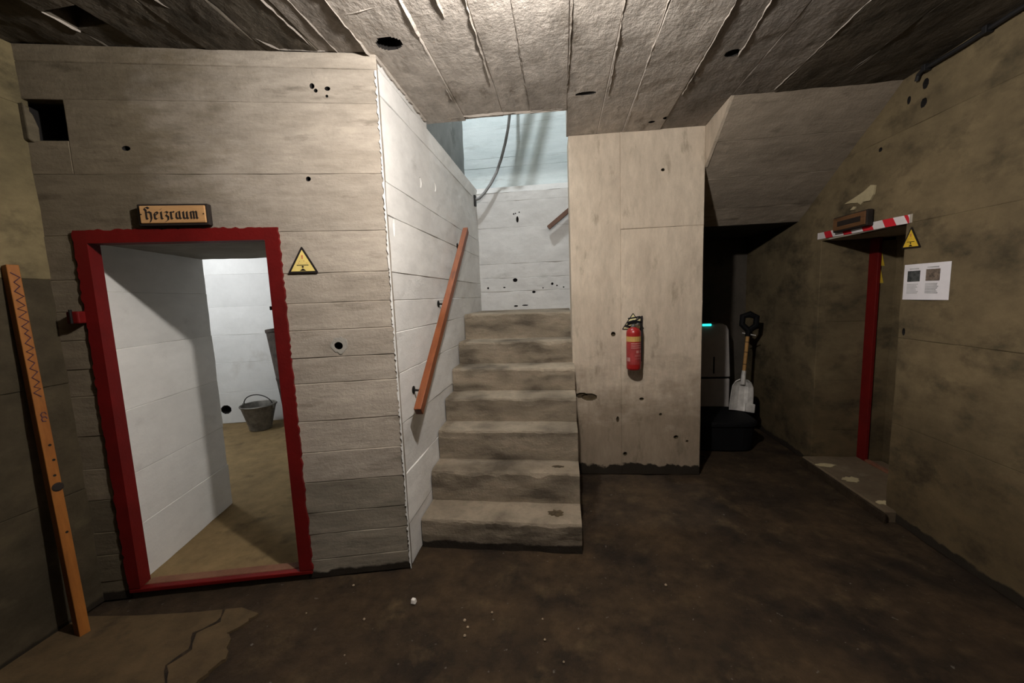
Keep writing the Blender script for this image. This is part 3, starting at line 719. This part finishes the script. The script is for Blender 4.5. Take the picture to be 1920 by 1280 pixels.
# plaster collar of the vent at the left corner
MB().prism([(1.590, 2.445), (1.592, 2.285), (1.612, 2.278), (1.634, 2.285), (1.636, 2.35), (1.622, 2.40)], (-2.40, 0, 0), Y, Z, X, -.01, .030).build('plaster_collar', 'concrete_dull', wl, bevel=.006)

# ------------------------------------------------------------------ heating room: bucket, flue pipe
bc = Vector((-3.655, 4.215, .022))
bk = root('bucket', bc, 'dented grey zinc bucket standing by the white far wall of the heating room', 'bucket')
MB().lathe([(.10, 0), (.118, .004), (.128, .06), (.155, .17), (.188, .295), (.190, .30), (.183, .302), (.150, .17), (.122, .06), (.11, .012)], bc, 28, capt=True).build('bucket_body', 'zinc', bk, smooth=True)
MB().lathe([(.186, .285), (.196, .29), (.198, .30), (.192, .308), (.184, .30)], bc, 28, capb=False, capt=False).build('rim', 'zinc', bk, smooth=True)
for sgn in (-1, 1): MB().fbox(bc, X, Z, Y, sgn*.195-.012, sgn*.195+.012, .255, .315, -.012, .012).build('lug', 'zinc', bk, bevel=.004)
MB().tube([bc+Vector((.195*math.cos(t)*.97-.03*math.sin(t), .02*math.sin(t), .30+.115*math.sin(t))) for t in [math.pi*i/16 for i in range(17)]], .006, 8).build('bail_handle', 'black_iron', bk)
fpp = root('flue_pipe', (-3.27, 4.36, .02), 'dark rusty pipe leaning on the white wall beside the bucket', 'pipe')
a0, a1 = Vector((-3.40, 4.455, .024)), Vector((-3.575, 4.485, 1.215))
dv = (a1-a0).normalized()
MB().lathe([(.082, 0), (.082, .55), (.086, .56), (.086, .59), (.082, .60), (.082, 1.18), (.074, 1.18), (.074, 1.0)], a0, 20, dv).build('pipe_body', 'rust_pipe', fpp, smooth=True)
MB().lathe([(.082, 1.155), (.090, 1.16), (.090, 1.195), (.083, 1.20)], a0, 20, dv, capb=False, capt=False).build('collar', 'rust_pipe', fpp, smooth=True)

# ------------------------------------------------------------------ lamps (all above the frame)
def ceiling_lamp(loc, topz, label, r=.05):
    o = root('ceiling_lamp', (loc[0], loc[1], topz), label, 'lamp', 'ceiling lamps out of view')
    MB().lathe([(r*1.3, 0), (r*1.3, -.02), (r*.6, -.035)], (loc[0], loc[1], topz), 20, capt=True).build('base', 'lamp_white', o)
    MB().tube([(loc[0], loc[1], topz-.03), (loc[0], loc[1], loc[2]+.055)], .012, 8).build('stem', 'lamp_white', o)
ceiling_lamp(HALL_LAMP, CZ, 'ceiling lamp of the hall above the viewer')
ceiling_lamp(ROOM_LAMP, 2.5, 'ceiling lamp of the heating room behind the white passage')
ceiling_lamp(STAIR_LAMP, 5.0, 'ceiling lamp high above the stair landing')

# ------------------------------------------------------------------ handrails and cable in the stairwell
hr = root('handrail', (-.81, 2.07, .89), 'reddish brown wooden handrail sloping along the white stair wall', 'handrail')
h0, h1 = Vector((-.81, 2.062, .880)), Vector((-.81, 3.425, 2.085)); hd = (h1-h0).normalized(); hv = X.cross(hd)
MB().fbox(h0, X, hv, hd, -.021, .021, -.030, .026, 0, (h1-h0).length).build('rail', 'rail_wood', hr, bevel=.004)
for (yy, zz) in ((3.383, 1.955), (2.763, 1.472), (2.194, .978)):
    zr = h0.z+(yy-h0.y)*hd.z/hd.y-.035
    br = MB().tube([(-.884, yy, zz-.005), (-.85, yy, zz-.008), (-.822, yy, zz+.012), (-.812, yy, zr)], .007, 8).build('bracket', 'black_iron', hr)
    MB().lathe([(.024, 0), (.024, .005), (.012, .010)], (-.885, yy, zz-.005), 14, X).build('rosette', 'black_iron', br)
h2 = root('handrail', (.0, 4.24, 2.2), 'short visible end of brown handrail on the rear stair wall', 'handrail')
g0, g1 = Vector((-.125, 4.235, 2.195)), Vector((.80, 4.235, 2.90)); gd = (g1-g0).normalized(); gv = gd.cross(Y)
MB().fbox(g0, Y, gv, gd, -.018, .018, -.022, .022, 0, (g1-g0).length).build('rail', 'rail_wood_dark', h2, bevel=.003)
for t in (.30, .8):
    c_ = g0+(g1-g0)*t; MB().tube([c_, c_+Y*.035-Z*.04, (c_.x, 4.30, c_.z-.05)], .007, 8).build('bracket', 'black_iron', h2)
cb = root('cable', (-.87, 4.18, 2.51), 'thick grey cable hanging in a curve over the stair landing', 'cable')
MB().tube([(-.872, 4.18, 2.515), (-.83, 4.19, 2.53), (-.775, 4.20, 2.585), (-.71, 4.21, 2.67), (-.645, 4.22, 2.78), (-.59, 4.23, 2.92), (-.545, 4.24, 3.07), (-.51, 4.25, 3.22), (-.485, 4.25, 3.38), (-.47, 4.25, 3.7), (-.46, 4.25, 4.97)], .015, 10).build('sheath', 'grey_cable', cb, smooth=True)
MB().box(-.886, -.866, 4.155, 4.205, 2.45, 2.56).build('wall_clip', 'black_iron', cb, bevel=.004)
for k, (b, lb) in enumerate(((-.645, 'left unseen bar added to throw a shadow stripe'), (-.547, 'right unseen bar added to throw a shadow stripe'))):
    o = root('added_bar', (b+.42, 3.814, 4.99), lb, 'shadow_bar', 'unseen bars added for their shadow stripes')
    p0 = Vector((b, 3.814, 3.455)); p1 = Vector((b+.428, 3.814, 4.97)); dd = (p1-p0).normalized()  # bar added out of view to cast a stripe on the back wall
    MB().fbox(p0, dd.cross(Y), dd, Y, -.028, .028, 0, (p1-p0).length, -.006, .006).build('shadow_bar', 'grey_cable', o)
    MB().box(b+.385, b+.475, 3.775, 3.855, 4.955, 4.999).build('anchor', 'grey_cable', o)

# ------------------------------------------------------------------ fire extinguisher
ec = Vector((.543, 3.130, .900))
ex = root('fire_extinguisher', ec, 'red fire extinguisher with gold band hung on the concrete pillar', 'fire extinguisher')
MB().lathe([(.046, 0), (.053, .006), (.055, .016), (.055, .285), (.052, .302), (.042, .318), (.024, .328), (.019, .332)], ec, 28).build('cylinder', 'extinguisher_red', ex, smooth=True)
def sector(r, a0, a1, z0, z1, name, mat):
    m = MB(); n = 10
    for i in range(n):
        t0 = math.radians(a0+(a1-a0)*i/n); t1 = math.radians(a0+(a1-a0)*(i+1)/n)
        f_ = lambda t, z: (ec.x+r*math.sin(t), ec.y-r*math.cos(t), ec.z+z)
        m.poly([f_(t0, z0), f_(t1, z0), f_(t1, z1), f_(t0, z1)])
    return m.build(name, mat, ex)
sector(.0556, -85, 85, .222, .262, 'gold_band', 'label_gold')
sector(.0554, -75, 80, .045, .218, 'label_field', 'label_dim')
for zz in (.205, .188, .172): sector(.0558, -30, 70, zz, zz+.006, 'label_line', 'label_pale')
sector(.0558, 10, 32, .135, .155, 'pictogram', 'label_pale'); sector(.0558, 42, 60, .135, .155, 'pictogram', 'label_pale')
sector(.0558, -72, -38, .070, .100, 'pictogram', 'label_pale')
for zz in (.118, .108, .09): sector(.0558, 0, 55, zz, zz+.003, 'label_line', 'label_pale')
vl = MB().lathe([(.020, .325), (.020, .345), (.014, .35), (.014, .372)], ec, 14).build('valve', 'chrome', ex, smooth=True)
MB().lathe([(.012, 0), (.012, .018)], ec+Vector((.025, -.018, .352)), 12, (.6, -.8, 0)).build('gauge', 'chrome', vl)
MB().prism([(-.045, .352), (.05, .362), (.052, .376), (.0, .386), (-.05, .372)], ec, X, Z, -Y, -.010, .014).build('lever', 'black_plastic', ex, bevel=.003)
MB().prism([(-.04, .392), (.048, .405), (.05, .415), (-.042, .402)], ec, X, Z, -Y, -.010, .012).build('grip', 'black_plastic', ex, bevel=.003)
MB().tube([ec+Vector((.02, 0, .36)), ec+Vector((.055, .01, .352)), ec+Vector((.066, .02, .30)), ec+Vector((.064, .02, .16)), ec+Vector((.06, .02, .06))], .008, 8).build('hose', 'black_rubber', ex)
MB().box(ec.x-.02, ec.x+.02, ec.y+.050, 3.205, ec.z+.05, ec.z+.27).build('wall_bracket', 'black_iron', ex)

# ------------------------------------------------------------------ alcove: tub, shovel, dryer
tb = root('storage_crate', (1.48, 3.97, 0), 'black plastic crate with lid on the dark alcove floor under the shovel', 'crate')
m = MB(); n = 28
def oval(rx, ry, z, cx=1.475, cy=3.975):
    return [Vector((cx+rx*math.copysign(abs(math.cos(t))**.45, math.cos(t)), cy+ry*math.copysign(abs(math.sin(t))**.45, math.sin(t)), z)) for t in [2*math.pi*i/n for i in range(n)]]
rings = [oval(.245, .235, .004), oval(.262, .25, .015), oval(.285, .265, .24)]
for a, b in zip(rings[:-1], rings[1:]):
    for i in range(n): m.poly([a[i], a[(i+1) % n], b[(i+1) % n], b[i]])
m.poly(rings[0][::-1]); m.poly(rings[-1]); m.build('crate_body', 'black_plastic', tb)
m = MB(); rings = [oval(.295, .275, .241), oval(.30, .28, .25), oval(.30, .28, .272), oval(.285, .265, .285)]
for a, b in zip(rings[:-1], rings[1:]):
    for i in range(n): m.poly([a[i], a[(i+1) % n], b[(i+1) % n], b[i]])
m.poly(rings[0][::-1]); m.poly(rings[-1]); m.build('lid', 'black_plastic', tb)
sh = root('shovel', (1.71, 4.06, .29), 'pale metal shovel with wooden handle standing on the black crate', 'shovel')
# blade down, leaning back against the right wall
s0 = Vector((1.725, 4.06, .292)); s1 = Vector((1.825, 4.16, 1.09)); sdir = (s1-s0).normalized(); su = Vector((1, -.25, -.1)); su = (su-sdir*sdir.dot(su)).normalized(); snn = su.cross(sdir).normalized()
if snn.y > 0: snn = -snn
m = MB(); rows = []
for t, w_, dp in ((0, .098, .0), (.06, .098, .004), (.16, .095, .010), (.24, .088, .014), (.285, .066, .012), (.31, .032, .004)):
    rows.append([s0+sdir*t+su*(w_*k)+snn*(abs(k)**2.5*.042-dp) for k in (-1, -.92, -.6, -.25, .25, .6, .92, 1)])
for a, b in zip(rows[:-1], rows[1:]):
    for i in range(7): m.poly([a[i], a[i+1], b[i+1], b[i]])
bl = m.build('blade', 'shovel_alu', sh); md = bl.modifiers.new('solid', 'SOLIDIFY'); md.thickness = .006
MB().fbox(s0, su, sdir, snn, .040, .120, .0, .085, .004, .040).build('edge_block', 'shovel_alu', sh, bevel=.006)
MB().tube([s0+sdir*.26, s0+sdir*.40], [.024, .019], 12).build('socket', 'shovel_alu', sh)
MB().tube([s0+sdir*.36, s1-sdir*.05], .0165, 12).build('handle', 'handle_wood', sh)
for t in (.46, .58, .68): MB().tube([s0+sdir*t, s0+sdir*(t+.006)], .0172, 12).build('handle_ring', 'burnt', sh)
gp = MB()
gp.tube([s1-sdir*.07, s1-sdir*.01, s1+su*-.06+sdir*.045, s1+su*-.06+sdir*.125, s1+su*.0+sdir*.15, s1+su*.06+sdir*.125, s1+su*.06+sdir*.045, s1-sdir*.01], [.024, .030, .028, .030, .034, .030, .028, .026], 10)
gp.build('grip', 'black_plastic', sh)
MB().tube([s1-su*.05-sdir*.04-snn*.0, s1+su*.07-sdir*.055], .006, 8).build('cross_pin', 'shovel_alu', sh)

dh = root('air_dryer', (1.60, 4.55, 0), 'grey air dryer with a glowing cyan strip in the dark alcove', 'air dryer')
DX0, DX1, DY0, DY1 = 1.39, 1.745, 4.40, 4.70
MB().prism([(DX0, .56), (DX1+.02, .56), (DX1-.005, 1.06), (DX1-.025, 1.11), (DX1-.06, 1.13), (DX0+.03, 1.13), (DX0, 1.10)], (0, DY0, 0), X, Z, Y, 0, DY1-DY0).build('housing', 'device_grey', dh, bevel=.012)
MB().prism([(DX0+.0, .03), (DX1+.02, .03), (DX1+.02, .54), (DX0, .54)], (0, DY0+.01, 0), X, Z, Y, 0, DY1-DY0-.02).build('water_tank', 'device_grey', dh, bevel=.012)
MB().box(DX0+.02, DX1, DY0+.02, DY1-.02, .0, .04).build('foot', 'black_plastic', dh)
MB().box(DX0+.02, DX1, DY0+.02, DY1-.02, .535, .565).build('seam', 'black_plastic', dh)
MB().box(1.588, 1.602, DY0-.004, DY0+.01, .60, .78).build('slot', 'black_plastic', dh)
m = MB().lathe([(.004, -.045), (.012, -.043), (.012, .043), (.004, .045)], (1.515, DY0-.004, 1.125), 10, X); m.build('light_strip', 'led_cyan', dh)

# ------------------------------------------------------------------ right wall: tape, plaque, paper, cable
bt = root('barrier_tape', (2.045, 3.1, 1.86), 'red and white striped tape along the top of the right wall recess', 'tape')
def tz(y): return 1.886-(3.52-y)*.022
m = MB()
ys = [2.672+i*(3.525-2.672)/24 for i in range(25)]
def tp(y, v): return Vector((2.0435-.0025*math.sin(y*23), y, tz(y)-.024+.05*v))
for a, b in zip(ys[:-1], ys[1:]): m.poly([tp(a, 0), tp(a, 1), tp(b, 1), tp(b, 0)])
t_ = m.build('tape_band', 'tape_white', bt); md = t_.modifiers.new('solid', 'SOLIDIFY'); md.thickness = .001
for c in (3.39, 3.195, 3.0, 2.815, 2.672+.012):
    m = MB(); wd_ = .043 if c > 2.7 else .012
    for i in range(3):
        v0, v1 = i/3, (i+1)/3
        f_ = lambda v, e: tp(max(2.673, c+e*wd_+.03*(v-.5)), v)+Vector((-.0016, 0, 0))
        m.poly([f_(v0, -1), f_(v1, -1), f_(v1, 1), f_(v0, 1)])
    m.build('red_stripe', 'tape_red', bt)
rp = root('name_plaque', (2.02, 3.1, 1.88), 'dark brown carved wooden plaque above the striped tape', 'sign')
MB().fbox((2.05, 0, 0), -Y, Z, -X, -3.275, -2.945, 1.878, 1.985, .008, .048).build('plaque_frame', 'burnt', rp, bevel=.006)
MB().fbox((2.05, 0, 0), -Y, Z, -X, -3.268, -2.955, 1.888, 1.978, .040, .054).build('board', 'plaque_dark', rp, bevel=.004)
MB().fbox((2.05, 0, 0), -Y, Z, -X, -3.22, -2.995, 1.915, 1.950, .0535, .0555).build('carved_band', 'burnt', rp)

pp = root('paper_notice', (2.045, 2.54, 1.395), 'white printed sheet with two pictures pinned to the right wall', 'paper')
PR = dict(O=(2.05, 0, 0), U=-Y, Vv=Z, N=-X)
m = MB(); nn_ = 8
for i in range(nn_):
    a = -2.682+.287*i/nn_; b = -2.682+.287*(i+1)/nn_
    q = lambda u, z: (2.05-.0045-.003*math.sin((u+2.68)*14), -u, z)
    m.poly([q(a, 1.394+.004*(a+2.68)), q(b, 1.394+.004*(b+2.68)), q(b, 1.600), q(a, 1.600)])
o = m.build('sheet', 'paper', pp); md = o.modifiers.new('solid', 'SOLIDIFY'); md.thickness = .0008
def pr(u0, u1, z0, z1, nme, mt): MB().fbox((2.05, 0, 0), -Y, Z, -X, u0, u1, z0, z1, .004, .0088).build(nme, mt, pp)
pr(-2.652, -2.570, 1.500, 1.562, 'picture', 'print_dark'); pr(-2.532, -2.452, 1.502, 1.566, 'picture', 'print_brown')
pr(-2.640, -2.580, 1.571, 1.576, 'heading', 'print_grey'); pr(-2.525, -2.46, 1.575, 1.580, 'heading', 'print_grey')
for i in range(7):
    w1_ = random.uniform(.055, .080); w2_ = random.uniform(.055, .080)
    pr(-2.652, -2.652+w1_, 1.482-i*.0085, 1.4865-i*.0085, 'text_line', 'print_grey')
    pr(-2.532, -2.532+w2_, 1.484-i*.0085, 1.4885-i*.0085, 'text_line', 'print_grey')
# broken cream plaster above the plaque
MB().prism([(-3.23, 2.075), (-3.12, 2.10), (-3.05, 2.118), (-2.99, 2.145), (-2.955, 2.135), (-2.962, 2.08), (-2.99, 2.045), (-3.05, 2.05), (-3.07, 2.035), (-3.10, 2.055), (-3.16, 2.065)], (2.05, 0, 0), -Y, Z, -X, -.01, .008).build('plaster_scar', 'cream_plaster', wrt)
MB().prism([(-3.17, 2.02), (-3.13, 2.015), (-3.11, 2.03), (-3.14, 2.038)], (2.05, 0, 0), -Y, Z, -X, -.01, .008).build('plaster_scar', 'cream_plaster', wrt)
rc = root('wall_cable', (2.03, 2.2, 2.66), 'dark cable clipped along the top of the right wall', 'cable')
MB().tube([(2.035, 2.68, 2.635), (2.03, 2.665, 2.66), (2.028, 2.64, 2.672)]+[(2.03, 2.6-.2*i, 2.672-.004*math.sin(i*2)) for i in range(14)], .011, 8).build('sheath', 'black_rubber', rc)
for i in range(7): MB().box(2.012, 2.046, 2.605-.32*i, 2.63-.32*i, 2.655, 2.69).build('clip', 'black_rubber', rc, bevel=.003)

# ------------------------------------------------------------------ small things on the floor
cr = root('plaster_crumb', (-.766, 1.724, .0), 'small white plaster cube lying on the dark floor before the stairs', 'crumb')
m = MB().hexa([(-.780, 1.714, .002), (-.754, 1.712, .002), (-.752, 1.736, .002), (-.778, 1.738, .002), (-.777, 1.717, .027), (-.757, 1.716, .025), (-.756, 1.733, .024), (-.775, 1.734, .026)])
m.build('chalk_body', 'white_lump', cr, bevel=.004)
rnd = random.Random(11)
for k in range(14):
    x = rnd.uniform(-1.3, .5); y = rnd.uniform(1.25, 1.95); r = rnd.uniform(.004, .008)
    MB().lathe([(r*.6, -.001), (r, r*.35), (r*.7, r*.9), (r*.2, r*1.1)], (x, y, .0), 7).build('pebble', 'pebble', None, origin=(x, y, 0))
for o in list(COL.objects):
    if o.name.startswith('pebble'): tag(o, 'tiny tan grit stone lying on the brown floor', 'pebble', 'grit on the hall floor')
